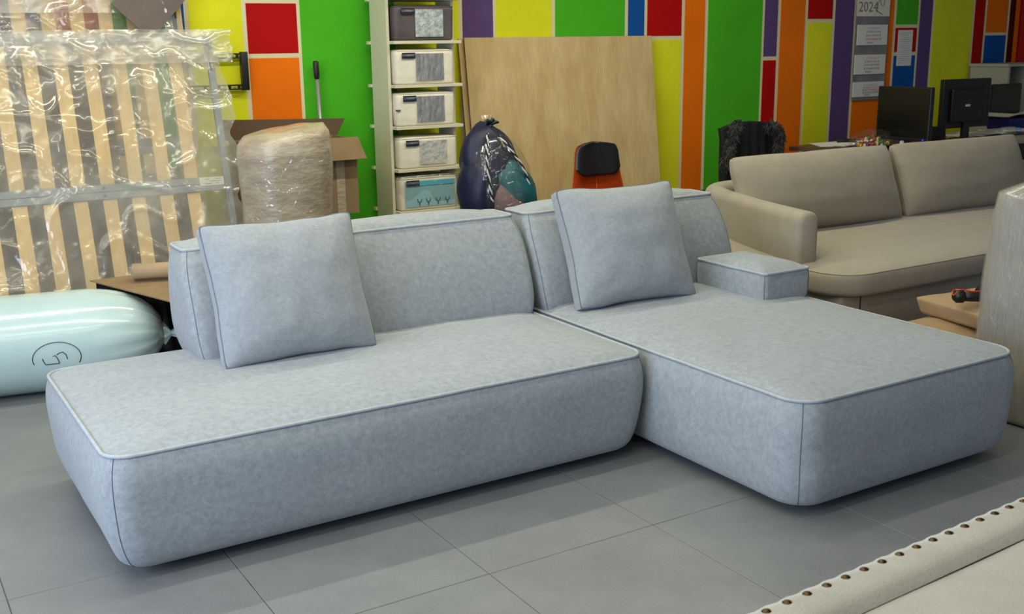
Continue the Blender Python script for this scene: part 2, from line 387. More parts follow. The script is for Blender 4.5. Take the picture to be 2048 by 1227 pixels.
def lean(v):
    # front face leans back: plan y 3.70..4.04 at z .40 -> 3.87..4.06 at z .80
    t = max(0, min(1.15, (v.z-.40)/.40)); f = (v.y-3.70)/.34
    y0 = 3.71+.165*t-.02*math.sin(PI*min(t, 1)); y1 = 4.035+.02*t
    return Vector((v.x, y0+(y1-y0)*f, v.z))
block('back_block', (.998, 2.375, 3.70, 4.04, .392, .795),
      dict(rt=.05, rb=.03, bulge=.026, tuck=.004, crown=.030, under=.012, nx=36, ny=10, warp=lean, wob=.005, seed=8, topn=5))
block('back_block', (2.44, 3.478, 3.70, 4.04, .392, .795),
      dict(rt=.05, rb=.03, bulge=.026, tuck=.004, crown=.030, under=.012, nx=30, ny=10, warp=lean, wob=.005, seed=12, topn=5))
block('armrest', (3.245, 3.505, 3.275, 3.70, .40, .538),
      dict(rt=.018, rb=.03, bulge=.008, tuck=.0, crown=.030, under=.008, nx=12, ny=16, wob=.003, seed=15, topn=4))

def place_pillow(name, label, cat, w, h, t, loc, rz, tilt, m, sm, group=None, seed=0, **kw):
    G, loop = pillow(w, h, t, seed=seed, **kw)
    Mx = Matrix.Rotation(rz, 4, 'Z') @ Matrix.Rotation(tilt, 4, 'X')
    r = thing(name, label, cat, loc, group); r['_local'] = 1
    mesh('cover', *xf(G, Mx), m, r)
    mesh('seam', *tube([Mx @ (p*1.0+Vector((0, -.0015, 0))) for p in loop], .0028, True, 5), sm, r)
    del r['_local']; return r
place_pillow('throw_pillow', 'left square throw pillow, leaning at the sofa back end nearest the mattress roll', 'pillow', .57, .508, .21,
             (1.305, 3.575, .420), 0, -.40, MT['pillow'], MT['sofaseam'], 'throw pillows on the corner sofa', seed=2, n=44, g=.024, c=.055, wr=.007, pw=2.3)
place_pillow('throw_pillow', 'square blue-grey throw pillow leaning on the chaise back block beside the small armrest', 'pillow', .585, .52, .20,
             (2.79, 3.555, .420), -.07, -.42, MT['pillow'], MT['sofaseam'], 'throw pillows on the corner sofa', seed=6, n=44, g=.024, c=.06, wr=.007, pw=2.3)

# ------------------------------------------------------------------ beige sofa
bs = thing('beige_sofa', 'beige velour sofa with curved arm and long seat, right behind the corner sofa', 'sofa', (5.2, 4.1, 0))
mesh('base', *box(3.86, 6.66, 3.40, 4.62, .02, .335, .015), MT['beige'], bs)
mesh('base_seam', *box(3.985, 3.991, 3.3985, 3.4005, .03, .33), MT['marker'], bs, smooth=False)
G, seam, cn = puffy(3.80, 6.72, 3.335, 4.45, .335, .445, rt=.17, rb=.17, bulge=.012, tuck=.012, crown=.022, under=.02, nx=40, ny=20, nl=6, wob=.004, seed=31, topn=12)
st = mesh('seat', *G, MT['beige'], bs)
mesh('seat_seam', *tube(out_off(seam, (5.26, 3.9), .001), .0025, True, 5), MT['beigeseam'], st)
# curved arm-and-back shell: rounded section swept along a path
path = [(3.885, 3.64), (3.92, 3.80), (3.97, 4.02), (4.03, 4.22), (4.09, 4.40), (4.15, 4.56), (4.22, 4.68), (4.33, 4.75), (4.48, 4.775), (4.8, 4.775), (5.4, 4.76), (6.0, 4.75),
        (6.35, 4.745), (6.50, 4.71), (6.60, 4.62), (6.66, 4.45), (6.68, 4.2), (6.69, 3.9), (6.69, 3.64)]
def shell(path, hw, z0, zt, rr=.05):
    sec = [(-hw, z0)]+[(-hw+rr-rr*math.cos(a), zt-rr+rr*math.sin(a)) for a in [PI/2*i/5 for i in range(6)]] + \
          [(hw-rr+rr*math.sin(a), zt-rr+rr*math.cos(a)) for a in [PI/2*i/5 for i in range(6)]]+[(hw, z0)]
    P = [Vector(p) for p in path]; V = []; F = []; n = len(sec)
    ins = [(.05, .022), (.02, .006), (0, 0)]
    stations = []
    t0 = (P[1]-P[0]).normalized(); t1 = (P[-1]-P[-2]).normalized()
    for sh, d in ((0, .022), (.006, .008), (.02, 0)): stations.append((P[0]+t0*sh, t0, d))
    for i in range(1, len(P)-1): stations.append((P[i], (P[i+1]-P[i-1]).normalized(), 0))
    for sh, d in ((.02, 0), (.006, .008), (0, .022)): stations.append((P[-1]-t1*sh, t1, d))
    for p, t, d in stations:
        nrm = Vector((t.y, -t.x))
        for s, z in sec:
            k = (hw-d)/hw
            V.append(Vector((p.x+nrm.x*s*k, p.y+nrm.y*s*k, z0+(z-z0)*(1-d/(zt-z0)))))
    m = len(stations)
    for i in range(m-1):
        for k in range(n-1): F.append((i*n+k, (i+1)*n+k, (i+1)*n+k+1, i*n+k+1))
        F.append((i*n+n-1, (i+1)*n+n-1, (i+1)*n, i*n))
    F.append(tuple(range(n))); F.append(tuple((m-1)*n+k for k in range(n))[::-1])
    return V, F
def fine_path(path, sub=4):
    P = [Vector(p) for p in path]; R = []
    for i in range(len(P)-1):
        a = P[max(i-1, 0)]; b = P[i]; c = P[i+1]; d = P[min(i+2, len(P)-1)]
        for k in range(sub):
            t = k/sub; R.append(.5*((2*b)+(c-a)*t+(2*a-5*b+4*c-d)*t*t+(3*b-a-3*c+d)*t**3))
    R.append(P[-1]); return [(p.x, p.y) for p in R]
mesh('arm_and_back', *shell(fine_path(path), .056, .02, .70, .05), MT['beige'], bs)
for (x, w_, y, lab, sd) in ((4.70, 1.22, 4.27, 'long beige back cushion on the left of the beige sofa, by the curved arm', 21), (5.925, 1.16, 4.25, 'long beige back cushion on the right of the beige sofa, under the monitors', 25)):
    place_pillow('back_cushion', lab, 'cushion', w_, .445, .24, (x, y, .460), -.02, -.36, MT['beige'], MT['beigeseam'], 'back cushions on the beige sofa', seed=sd, n=36, g=.012, c=.02, pw=2.6, q=.52, wr=.0018)

# ------------------------------------------------------------------ slatted bed frames in film, left
def bedframe(label, x0, x1, yb, yt, H, xs, loc, extra_left=0):
    r = thing('slatted_bed_frame', label, 'bed frame', loc, 'slatted bed frames leaning on the wall')
    A = math.atan2(yt-yb, H); L = math.hypot(yt-yb, H)
    Mx = Matrix.Translation((0, yb, 0)) @ Matrix.Rotation(-A, 4, 'X')     # local z along the frame
    def p(name, g, m, par=r, smooth=False): return mesh(name, *xf(g, Mx), m, par, smooth)
    p('rail', box(x0, x1, -.03, 0, 0, .04, .003), MT['steel']); p('rail', box(x0, x1, -.03, 0, L-.04, L, .003), MT['steel'])
    p('rail', box(x0, x0+.035, -.03, 0, .0405, L-.0405, .003), MT['steel']); p('rail', box(x1-.035, x1, -.03, 0, .0405, L-.0405, .003), MT['steel'])
    md = L/2+.01
    m1 = p('rail', box(x0+.036, x1-.036, -.03, 0, md-.037, md-.001, .003), MT['steel']); p('rail', box(x0+.036, x1-.036, -.03, 0, md+.001, md+.037, .003), MT['steel'])
    for x in xs:
        for z0, z1 in ((.042, md-.039), (md+.039, L-.042)):
            n = 8
            def f(u, v, s, x=x, z0=z0, z1=z1): return Vector((x-.034+.068*u, -.012-s-.012*math.sin(PI*v), z0+(z1-z0)*v))
            a = grid(lambda u, v: f(u, v, .008), 1, n); b = grid(lambda u, v: f(u, v, 0), 1, n)
            V = a[0]+b[0]; o = len(a[0]); F = a[1]+[tuple(i+o for i in q)[::-1] for q in b[1]]
            for j in range(n):
                F += [(2*j, 2*j+2, o+2*j+2, o+2*j), (2*j+3, 2*j+1, o+2*j+1, o+2*j+3)]
            F += [(0, o, o+1, 1), (2*n+1, o+2*n+1, o+2*n, 2*n)]
            p('slat', (V, F), MT['slat'])
    for x in [x0+.2+.62*k for k in range(int((x1-x0)/.62)+1)]:
        if x < x1-.05:
            for z in (L-.02, md-.02, md+.02):
                p('bolt', xf(lathe([(.006, 0), (.006, .003), (.003, .004)], 8), Matrix.Translation((x, -.03, z)) @ Matrix.Rotation(PI/2, 4, 'X')), MT['marker'])
    return r, Mx, L
xs = [.718+.1417*k for k in range(-6, 7)]
fr, FM, FL = bedframe('front slatted bed frame with grey steel rails leaning behind the blue mattress roll', -.32, 1.775, 5.62, 5.99, 1.55, xs, (.7, 5.62, 0))
md = FL/2+.01
st = mesh('sticker', *xf(box(1.605, 1.735, -.0315, -.0302, md-.008, md+.036), FM), MT['paper'], fr, smooth=False)
for a, b, z in ((1.63, 1.67, .002), (1.685, 1.71, .003), (1.66, 1.72, .014), (1.64, 1.655, .025), (1.69, 1.72, .026)):
    mesh('print_line', *xf(box(a, b, -.0322, -.0314, md+z-.0015, md+z+.0015), FM), MT['paperink'], st, smooth=False)
rf, RM, RL = bedframe('rear slatted bed frame, taller, seen above and behind the front slatted frame', -.30, 1.62, 5.90, 6.18, 1.95,
                      [.855+.140*k-.0 for k in range(-7, 5)], (.7, 5.90, 0))
# film bags
def film_sheet(name, label, x0, x1, z0, z1, yoff, Mx, m, amp=.012, seed=0, nu=150, nv=130, right_wave=.02, group=None, parent=None):
    def f(u, v):
        x = x0+(x1-x0)*u; z = z0+(z1-z0)*v
        if u > .97: x += right_wave*noise.noise(Vector((v*6, seed, 0)))+right_wave*.5*noise.noise(Vector((v*19, seed, 3)))
        q = Vector((x*2.2+seed, z*2.2, 0))
        w1 = noise.noise(Vector((q.x+1.2*noise.noise(q*1.3), q.y*1.4, seed)))
        rg = 1-abs(noise.noise(Vector((x*5+z*3.1+seed, z*4.2-x*2, 1.7))))*2
        rg2 = 1-abs(noise.noise(Vector((x*13-z*6+seed, z*9+x*5, 5.1))))*2
        y = yoff-amp*(w1*.9+max(0, rg)**6*1.0+max(0, rg2)**5*.22)
        return Mx @ Vector((x, y, z))
    o = mesh(name, *grid(f, nu, nv), m, parent)
    if label: tag(o, label, 'plastic wrap', group)
    return o
fb = film_sheet('plastic_cover', 'crinkled clear plastic sheet over the front slatted bed frame', -.36, 1.812, .02, FL+.012, -.058, FM, MT['film'], amp=.016, seed=3, right_wave=.05)
film_sheet('folded_band', None, -.36, 1.86, FL-.155, FL+.018, -.088, FM, MT['film2'], amp=.014, seed=9, nu=120, nv=30, right_wave=.03, parent=fb)
rb = film_sheet('plastic_cover', 'clear plastic sheet hanging over the rear, taller bed frame near the wall', -.36, 1.64, 1.49, RL-.02, -.05, RM, MT['film'], amp=.022, seed=14, right_wave=.04)
film_sheet('folded_band', None, -.36, 1.58, RL-.29, RL-.0, -.082, RM, MT['film2'], amp=.014, seed=19, nu=120, nv=20, right_wave=.08, parent=rb)
t = thing('upholstered_board', 'wide taupe upholstered board leaning between the two slatted bed frames', 'board', (.5, 5.80, 0))
mesh('board_body', *xf(box(-.4, 1.24, -.015, .015, .003, 1.46, .008), Matrix.Translation((0, 5.81, 0)) @ Matrix.Rotation(-.149, 4, 'X')), MT['taupe'], t)
t = thing('upholstered_board', 'lower taupe upholstered board at the right end behind the front bed frame', 'board', (1.45, 5.80, 0))
mesh('board_body', *xf(box(1.25, 1.63, -.015, .015, .003, .86, .008), Matrix.Translation((0, 5.81, 0)) @ Matrix.Rotation(-.149, 4, 'X')), MT['taupe'], t)
# cardboard scrap on the rear frame and pine edge
o = mesh('cardboard_sheet', *xf(box(-.13, .13, 0, .006, -.16, .16), Matrix.Translation((1.50, 6.05, 1.74)) @ Matrix.Rotation(.78, 4, 'Y') @ Matrix.Rotation(-.14, 4, 'X')), MT['taupe'], smooth=False)
tag(o, 'grey-brown torn cardboard corner piece tucked on top of the rear bed frame', 'cardboard')
o = mesh('wooden_batten', *xf(box(-.014, .014, -.02, .02, 0, 2.05), Matrix.Translation((1.662, 5.98, 0)) @ Matrix.Rotation(-.10, 4, 'X')), MT['ply'], smooth=False)
tag(o, 'narrow pale wooden batten standing behind the bed frames beside the blue wall stripe', 'batten')

# ------------------------------------------------------------------ blue mattress roll
rl = thing('mattress_roll', 'long light blue polythene wrapped mattress roll lying on the floor, circled number in marker', 'mattress', (.6, 5.15, 0)); rl['_local'] = 1
RA = Matrix.Translation((0, 0, .222)) @ Matrix.Rotation(math.radians(-10), 4, 'Z')
V = []; F = []; n = 72; prof = [(-1.5, .222), (.30, .222)]+[(.22+.036*k, .222*math.sqrt(max(.04, 1-(k/10.4)**2.3))) for k in range(1, 11)]
prof = [(-1.5+.12*k, .222) for k in range(15)]+prof[2:]
for s, r in prof:
    for k in range(n):
        th = 2*PI*k/n; q = max(0, (s-.24)/.3)
        rr2 = r*(1+.022*q*math.sin(th*17+2*noise.noise(Vector((s*3, th, 0))))+.018*q*math.sin(th*29+1))
        rr2 = min(rr2, .222)
        V.append(RA @ Vector((s, -rr2*math.cos(th), rr2*math.sin(th))))
for j in range(len(prof)-1):
    for k in range(n): F.append((j*n+k, (j+1)*n+k, (j+1)*n+(k+1) % n, j*n+(k+1) % n))
F.append(tuple(range(n))); F.append(tuple((len(prof)-1)*n+k for k in range(n))[::-1])
mesh('wrapper', V, F, MT['bluewrap'], rl)
mesh('gathered_end', *xf(lathe([(.03, 0), (.05, .02), (.012, .05), (.022, .075), (.03, .085)], 24, mod=lambda th, z: 1+.2*math.sin(th*7)), RA @ Matrix.Translation((.57, 0, -.02)) @ Matrix.Rotation(PI/2, 4, 'Y')), MT['bluewrap'], rl)
def onroll(px, py):   # marker strokes: metres along the roll, metres of arc above the middle
    a = (py)/.2235; return RA @ Vector((px, -.2235*math.cos(a), .2235*math.sin(a)))
def stroke(P): return tube([onroll(x, y) for x, y in P], .0017, False, 4)
mk = lambda px, py: (.125+(px-108)*.00208, -.02-(py-715)*.0024)
circ = [mk(109+47*math.cos(a), 716-29*math.sin(a)) for a in [(-.15+1.25*k/30)*PI for k in range(31)]]
G = [stroke(circ)]+[stroke([mk(*q) for q in P]) for P in (((81, 715), (83, 721), (86, 727), (99, 727), (113, 727)), ((101, 712), (106, 711), (110, 717), (113, 726)), ((109, 710), (115, 707), (121, 706), (127, 711), (129, 720)))]
mesh('marker_drawing', *tri(G), MT['marker'], rl, smooth=False)
del rl['_local']
# cardboard sheet, paper tube and black polythene between roll and sofa
def sheet(P, th=.006, m='card', name='cardboard_sheet'):
    V = [Vector(p) for p in P]; n = (V[1]-V[0]).cross(V[2]-V[0]).normalized()*th; k = len(V)
    W = V+[v+n for v in V]; F = [tuple(range(k))[::-1], tuple(range(k, 2*k))]+[(i, (i+1) % k, k+(i+1) % k, k+i) for i in range(k)]
    return W, F
o = mesh('cardboard_sheet', *sheet([(.915, 5.26, .452), (1.17, 4.80, .405), (1.40, 4.37, .36), (1.85, 4.5, .38), (1.85, 5.05, .44), (1.55, 5.28, .455)]), MT['card'], smooth=False)
tag(o, 'flat brown cardboard sheet resting over the right end of the blue roll', 'cardboard')
o = mesh('paper_tube', *tube([(1.09, 5.16, .490), (1.62, 5.02, .485)], .036, False, 20), MT['kraft'])
tag(o, 'brown paper tube lying on the cardboard sheet behind the sofa back', 'tube')
G, _, _ = puffy(1.32, 1.60, 4.50, 5.02, 0, .32, rt=.08, rb=.08, bulge=.02, tuck=.02, crown=.03, under=.04, nx=16, ny=20, wob=.02, seed=40)
o = mesh('wrapped_bundle', *G, MT['blackfilm']); tag(o, 'black polythene wrapped bundle beside the end of the blue roll', 'bundle')

def drape(u, v, o=0): return Vector((.955+.66*u, 5.315+.02*math.sin(u*9+2*v)+.01*math.sin(u*23)+o, .02+.415*v))
a = grid(drape, 50, 16); b = grid(lambda u, v: drape(u, v, .004), 50, 16)
o = mesh('black_plastic_sheet', a[0]+b[0], a[1]+[tuple(i+len(a[0]) for i in q)[::-1] for q in b[1]], MT['blackfilm']); tag(o, 'black plastic sheet hanging behind the right end of the blue roll', 'plastic sheet')

# ------------------------------------------------------------------ cartons and wrapped tan roll
cb = thing('cardboard_box', 'open brown cardboard box with folded-out flaps behind the tan wrapped roll', 'box', (2.15, 5.95, .55))
X0, X1, Y0, Y1, Z0, Z1 = 1.875, 2.50, 5.76, 6.10, .565, .985
mesh('front_panel', *box(X0, X1, Y0, Y0+.006, Z0, Z1), MT['card'], cb, smooth=False); mesh('back_panel', *box(X0, X1, Y1-.006, Y1, Z0, Z1), MT['card'], cb, smooth=False)
mesh('side_panel', *box(X0, X0+.006, Y0+.006, Y1-.006, Z0, Z1), MT['card'], cb, smooth=False); mesh('side_panel', *box(X1-.006, X1, Y0+.006, Y1-.006, Z0, Z1), MT['card'], cb, smooth=False)
mesh('bottom_panel', *box(X0+.006, X1-.006, Y0+.006, Y1-.006, Z0, Z0+.006), MT['card'], cb, smooth=False)
mesh('front_flap', *sheet([(X0, Y0, Z1+.01), (X1+.01, Y0, Z1+.01), (X1+.035, Y0-.06, .875), (X0-.03, Y0-.06, .875)]), MT['card'], cb, smooth=False)
mesh('back_flap', *sheet([(X0-.03, Y1, Z1), (X1+.03, Y1, Z1), (X1+.09, Y1+.02, 1.075), (X0-.06, Y1+.02, 1.10)][::-1]), MT['carddark'], cb, smooth=False)
tp = mesh('tape_strip', *box(2.37, 2.42, Y0-.0012, Y0, Z0, .875), MT['wraptan'], cb, smooth=False)
o = tag(mesh('cardboard_box', *box(1.86, 2.40, 5.74, 6.12, 0, .56, .004), MT['card'], smooth=False), 'closed brown carton standing under the open cardboard box', 'box')
wr = thing('wrapped_roll', 'upright tan roll bound in glossy stretch film in front of the cardboard box', 'roll', (1.92, 5.33, 0))
pr = [(.18, 0), (.215, .02), (.225, .1), (.228, .35), (.226, .6), (.228, .72), (.238, .85), (.240, .98), (.232, 1.05), (.205, 1.085), (.12, 1.095), (.02, 1.095)]
def md2(th, z): return 1+.02*noise.noise(Vector((math.cos(th)*2, math.sin(th)*2, z*4)))+.010*noise.noise(Vector((math.cos(th)*3, math.sin(th)*3, z*22)))
prs = []
for (a, b), (c, d) in zip(pr[:-1], pr[1:]):
    k = max(1, int((d-b)/.02));
    for i in range(k): prs.append((a+(c-a)*i/k, b+(d-b)*i/k))
prs.append(pr[-1])
G = lathe(prs, 72, (1.92, 5.33), 1.0, .9, md2)
slant = lambda V: [Vector((v.x, v.y, v.z+max(0, v.z-.85)/.24*.035*((v.x-1.92)/.24)+max(0, v.z-1.0)*.12*noise.noise(v*9))) for v in V]
mesh('roll_body', slant(G[0]), G[1], MT['wraptan'], wr)
G = lathe([(r+.004, z) for r, z in prs[1:-6]], 72, (1.92, 5.33), 1.0, .9, lambda th, z: md2(th, z)+.006*noise.noise(Vector((th*3, z*30, 2))))
mesh('stretch_film', slant(G[0]), G[1][:-2], MT['filmclear'], wr)

# ------------------------------------------------------------------ wall bracket, mop
br = thing('tv_bracket', 'black metal television wall bracket on the yellow wall stripe', 'bracket', (1.95, 6.2, 1.35))
mesh('upright', *box(2.012, 2.05, 6.195, 6.235, 1.255, 1.468, .003), MT['black'], br)
mesh('upright', *box(1.64, 1.67, 6.195, 6.235, 1.255, 1.468, .003), MT['black'], br)
for z in (1.262, 1.435):
    mesh('cross_rail', *box(1.67, 2.012, 6.205, 6.215, z+.018, z+.026), MT['black'], br, smooth=False)
    mesh('cross_rail', *box(1.67, 2.012, 6.205, 6.215, z-.004, z+.004), MT['black'], br, smooth=False)
    for x in (1.79, 1.87, 1.93, 1.985):
        mesh('web', *box(x, x+.014, 6.205, 6.215, z+.004, z+.018), MT['black'], br, smooth=False)
    mesh('screw', *tube([(1.965, 6.2, z+.012), (1.965, 6.206, z+.012)], .006, False, 8), MT['alu'], br)
mp = thing('mop_handle', 'aluminium pole with black grip standing upright against the green wall', 'pole', (2.45, 6.15, 0))
mesh('pole', *tube([(2.49, 6.185, .0), (2.46, 6.20, 1.31)], .011, False, 12), MT['alu'], mp)
mesh('grip', *tube([(2.46, 6.20, 1.305), (2.459, 6.20, 1.315), (2.457, 6.20, 1.40), (2.457, 6.20, 1.409)], [.012, .0165, .0165, .012], False, 14), MT['black'], mp)

# ------------------------------------------------------------------ narrow rack and bedding packs
rk = thing('shelf_rack', 'narrow cream laminate shelf rack standing against the green and yellow wall', 'shelf', (3.03, 6.04, 0))
RX0, RX1, RY0, RY1 = 2.80, 3.262, 5.945, 6.17
mesh('side_panel', *box(RX0, RX0+.018, RY0, RY1, 0, 2.4, .001), MT['rack'], rk, smooth=False)
mesh('side_panel', *box(RX1-.02, RX1-.002, RY0+.03, RY1, 0, 2.4, .001), MT['rack'], rk, smooth=False)
SZ = [.27, .519, .772, 1.024, 1.266, 1.517, 1.765, 2.01]
for z in SZ: mesh('shelf', *box(RX0+.0185, RX1+.004, 5.89, 6.205, z-.018, z, .001), MT['rack'], rk, smooth=False)
for z in SZ:
    mesh('shelf_end', *box(RX0-.012, RX0+.0185, RY1+.001, 6.205, z-.018, z), MT['rack'], rk, smooth=False)
packs = [
    (.519, .205, 'packwhite', 'packblue', 'clear bagged pale teal bedding pack with fork print on the lowest visible shelf', 'fork'),
    (.772, .190, 'packwhite', 'winpale', 'plain white quilted bedding pack with pale window, second shelf from below', None),
    (1.024, .200, 'packwhite', 'wingrey', 'white dotted bedding pack with side strap and grey window, third shelf', 'strap'),
    (1.266, .205, 'packwhite', 'wingrey', 'white bedding pack with grey textile window on the fourth shelf up', None),
    (1.517, .205, 'packmauve', 'winshine', 'taupe bedding pack with shiny silver window on the top visible shelf', None)]
for i, (z, h, mb, mw, lab, ex) in enumerate(packs):
    xo = (.0, .006, -.002, .0, .004)[i]
    p = thing('bedding_pack', lab, 'bedding pack', (3.03, 6.0, z), 'bedding packs on the rack')
    y0 = 5.905
    G, sm, cn = puffy(2.833+xo, 3.222+xo, y0, 6.14, z+.001, z+h-.012, rt=.025, rb=.025, bulge=.004, tuck=.004, crown=.010, under=.012, nx=20, ny=12, nc=5, nl=8, wob=.004, seed=50+i)
    mesh('case', *G, MT[mb], p)
    mesh('edge_piping', *tube(sm, .003, True, 5), MT[mb], p)
    xa, xb = (2.962, 3.146) if ex != 'fork' else (2.862, 3.20)
    za, zb = z+.022, z+h-.028
    def patch(xa, xb, za, zb, y): return tri([grid(lambda u, v: Vector((xa+(xb-xa)*u, y-.002*math.sin(PI*u)*math.sin(PI*v), za+(zb-za)*v)), 10, 8)])
    mesh('window', *patch(xa+xo, xb+xo, za, zb, y0-.006), MT[mw], p)
    if ex == 'fork':
        mesh('band', *box(2.957, 3.19, y0-.0105, y0-.0085, zb-.028, zb), MT['packcyan'], p, smooth=False)
        for k, x in enumerate((2.955, 3.015, 3.08, 3.145)):
            zz = z+.03
            mesh('fork_print', *tri([tube([(x, y0-.0095, zz), (x, y0-.0095, zz+.018)], .003, False, 5), tube([(x-.014, y0-.0095, zz+.04), (x-.012, y0-.0095, zz+.026), (x, y0-.0095, zz+.018), (x+.012, y0-.0095, zz+.026), (x+.014, y0-.0095, zz+.04)], .0022, False, 5)]), MT['forkink'], p, smooth=False)
        G = puffy(2.826, 3.30, 5.889, 6.15, z+.001, z+.21, rt=.05, rb=.05, bulge=.004, tuck=.02, crown=.012, under=.03, nx=30, ny=16, nc=6, nl=12, wob=.016, seed=77)[0]
        mesh('clear_bag', *G, MT['filmclear'], p)
    lx = 2.913+xo if ex != 'fork' else 2.912
    la = mesh('label', *box(lx-.043, lx+.043, y0-.0125, y0-.0105, zb-.028, zb+.006), MT['label'], p, smooth=False)
    text('label_text', 'LUXBERRY', .0165, MT['labeltext'], FRONT(lx, y0-.013, zb-.009), la)
    if ex == 'strap': mesh('strap', *box(2.829, 2.850, y0-.008, y0+.03, z+.09, z+.10), MT['packmauve'], p, smooth=False)

# ------------------------------------------------------------------ plywood boards
def board(name, x0, x1, yb, H, lab, th=.012):
    A = math.atan2(.19, H); Mx = Matrix.Translation((0, yb, 0)) @ Matrix.Rotation(-A, 4, 'X')
    b = thing(name, lab, 'board', ((x0+x1)/2, yb, 0), 'plywood boards leaning on the wall')
    mesh('face', *xf(box(x0, x1, 0, th, 0, H/math.cos(A)), Mx), MT['ply'], b, smooth=False)
    for a, c in ((x0-.0012, x0), (x1, x1+.0012)): mesh('edge', *xf(box(a, c, .001, th-.001, .001, H/math.cos(A)-.001), Mx), MT['plyedge'], b, smooth=False)
board('plywood_board', 3.455, 4.955, 6.005, 1.532, 'large pale birch plywood board leaning in front against the coloured wall')
board('plywood_board', 3.425, 4.90, 6.030, 1.525, 'second plywood board just behind the front one, showing a thin left edge')

# ------------------------------------------------------------------ clear bag of cushions
bg = thing('cushion_bag', 'tied clear plastic bag of navy, teal and mauve cushions against the plywood', 'bag', (3.27, 5.55, 0))
def blob(cx, cy, cz, rx, ry, rz_, seed, amp=.08, n=40, rot=0):
    V = []; F = []
    for j in range(n//2+1):
        ph = PI*j/(n//2)
        for k in range(n):
            th = 2*PI*k/n; d = Vector((math.sin(ph)*math.cos(th), math.sin(ph)*math.sin(th), math.cos(ph)))
            q = 1+amp*noise.noise(d*1.8+Vector((seed, 0, 0)))+amp*.35*(1-abs(noise.noise(d*5+Vector((seed, 3, 0))))*2)
            V.append(Vector((d.x*rx*q, d.y*ry*q, d.z*rz_*q)))
    for j in range(n//2):
        for k in range(n): F.append((j*n+k, (j+1)*n+k, (j+1)*n+(k+1) % n, j*n+(k+1) % n))
    R_ = Matrix.Translation((cx, cy, cz)) @ Matrix.Rotation(rot, 4, 'Y')
    return xf((V, F), R_)
mesh('navy_cushion', *blob(3.225, 5.52, .79, .175, .13, .26, 1, rot=-.15), MT['navy'], bg)
mesh('navy_cushion', *blob(3.14, 5.50, .66, .115, .15, .22, 7), MT['navy'], bg)
mesh('teal_cushion', *blob(3.34, 5.47, .66, .135, .15, .20, 2, rot=-.5), MT['teal'], bg)
mesh('teal_cushion', *blob(3.19, 5.44, .50, .12, .09, .16, 4, rot=-.4), MT['teal'], bg)
mesh('teal_cushion', *blob(3.30, 5.60, .30, .20, .13, .28, 9), MT['teal'], bg)
mesh('mauve_cushion', *blob(3.29, 5.385, .53, .12, .07, .19, 3, rot=-.6), MT['mauve'], bg)
mesh('mauve_cushion', *blob(3.25, 5.50, .20, .17, .12, .18, 11), MT['mauve'], bg)
bpf = [(.10, .005), (.19, .03), (.215, .15), (.222, .35), (.226, .5), (.222, .65), (.208, .78), (.175, .88), (.12, .96), (.05, 1.02), (.018, 1.045), (.03, 1.07), (.05, 1.10)]
bp2 = []
for (a, b), (c, d) in zip(bpf[:-1], bpf[1:]):
    for i in range(5): bp2.append((a+(c-a)*i/5, b+(d-b)*i/5))
def bmod(th, z): return 1+.07*noise.noise(Vector((math.cos(th)*2, math.sin(th)*2, z*3)))+.05*(1-2*abs(noise.noise(Vector((math.cos(th)*5, math.sin(th)*5, z*5)))))
G = lathe(bp2, 90, (3.26, 5.52), 1.0, .92, bmod); sh = lambda v: Vector((v.x-.045*max(0, v.z-.8)/.25, v.y, v.z))
mesh('clear_bag', [sh(v) for v in G[0]], G[1][:-2], MT['filmclear'], bg)
rbn = []
for k in range(3):
    a = (.4, 1.2, 2.3)[k]; pts = [(3.215, 5.50, 1.035), (3.215+.03*math.cos(a), 5.47, 1.045+.03*math.sin(a)), (3.215+.055*math.cos(a), 5.47, 1.04+.035*math.sin(a))]
    rbn.append(tube(pts, [.008, .012, .006], False, 4))
rbn.append(tube([(3.20, 5.49, 1.03), (3.215, 5.475, 1.034), (3.232, 5.49, 1.03), (3.215, 5.52, 1.034)], .009, True, 6))
mesh('ribbon', *tri(rbn), MT['ribbon'], bg)
def spline3(P, sub=8):
    P = [Vector(p) for p in P]; R = []
    for i in range(len(P)-1):
        a = P[max(i-1, 0)]; b = P[i]; c = P[i+1]; d = P[min(i+2, len(P)-1)]
        for k in range(sub):
            t = k/sub; R.append(.5*((2*b)+(c-a)*t+(2*a-5*b+4*c-d)*t*t+(3*b-a-3*c+d)*t**3))
    R.append(P[-1]); return R
for P in ([(3.15, 5.40, 1.0), (3.115, 5.352, .93), (3.105, 5.33, .83), (3.115, 5.32, .70), (3.13, 5.325, .62)], [(3.225, 5.40, .985), (3.262, 5.352, .915), (3.327, 5.335, .827), (3.378, 5.335, .723), (3.39, 5.35, .66)]):
    S = spline3(P, 10); a = []; b = []
    for i, p in enumerate(S):
        q = i*.95; a.append(p+Vector((math.cos(q), math.sin(q)*.6, 0))*.0045); b.append(p+Vector((math.cos(q+PI), math.sin(q+PI)*.6, 0))*.0045)
    c1 = mesh('twisted_cord', *tube(a, .0052, False, 6), MT['cordw'], bg)
    mesh('dark_strand', *tube(b, .0052, False, 6), MT['cordk'], c1)

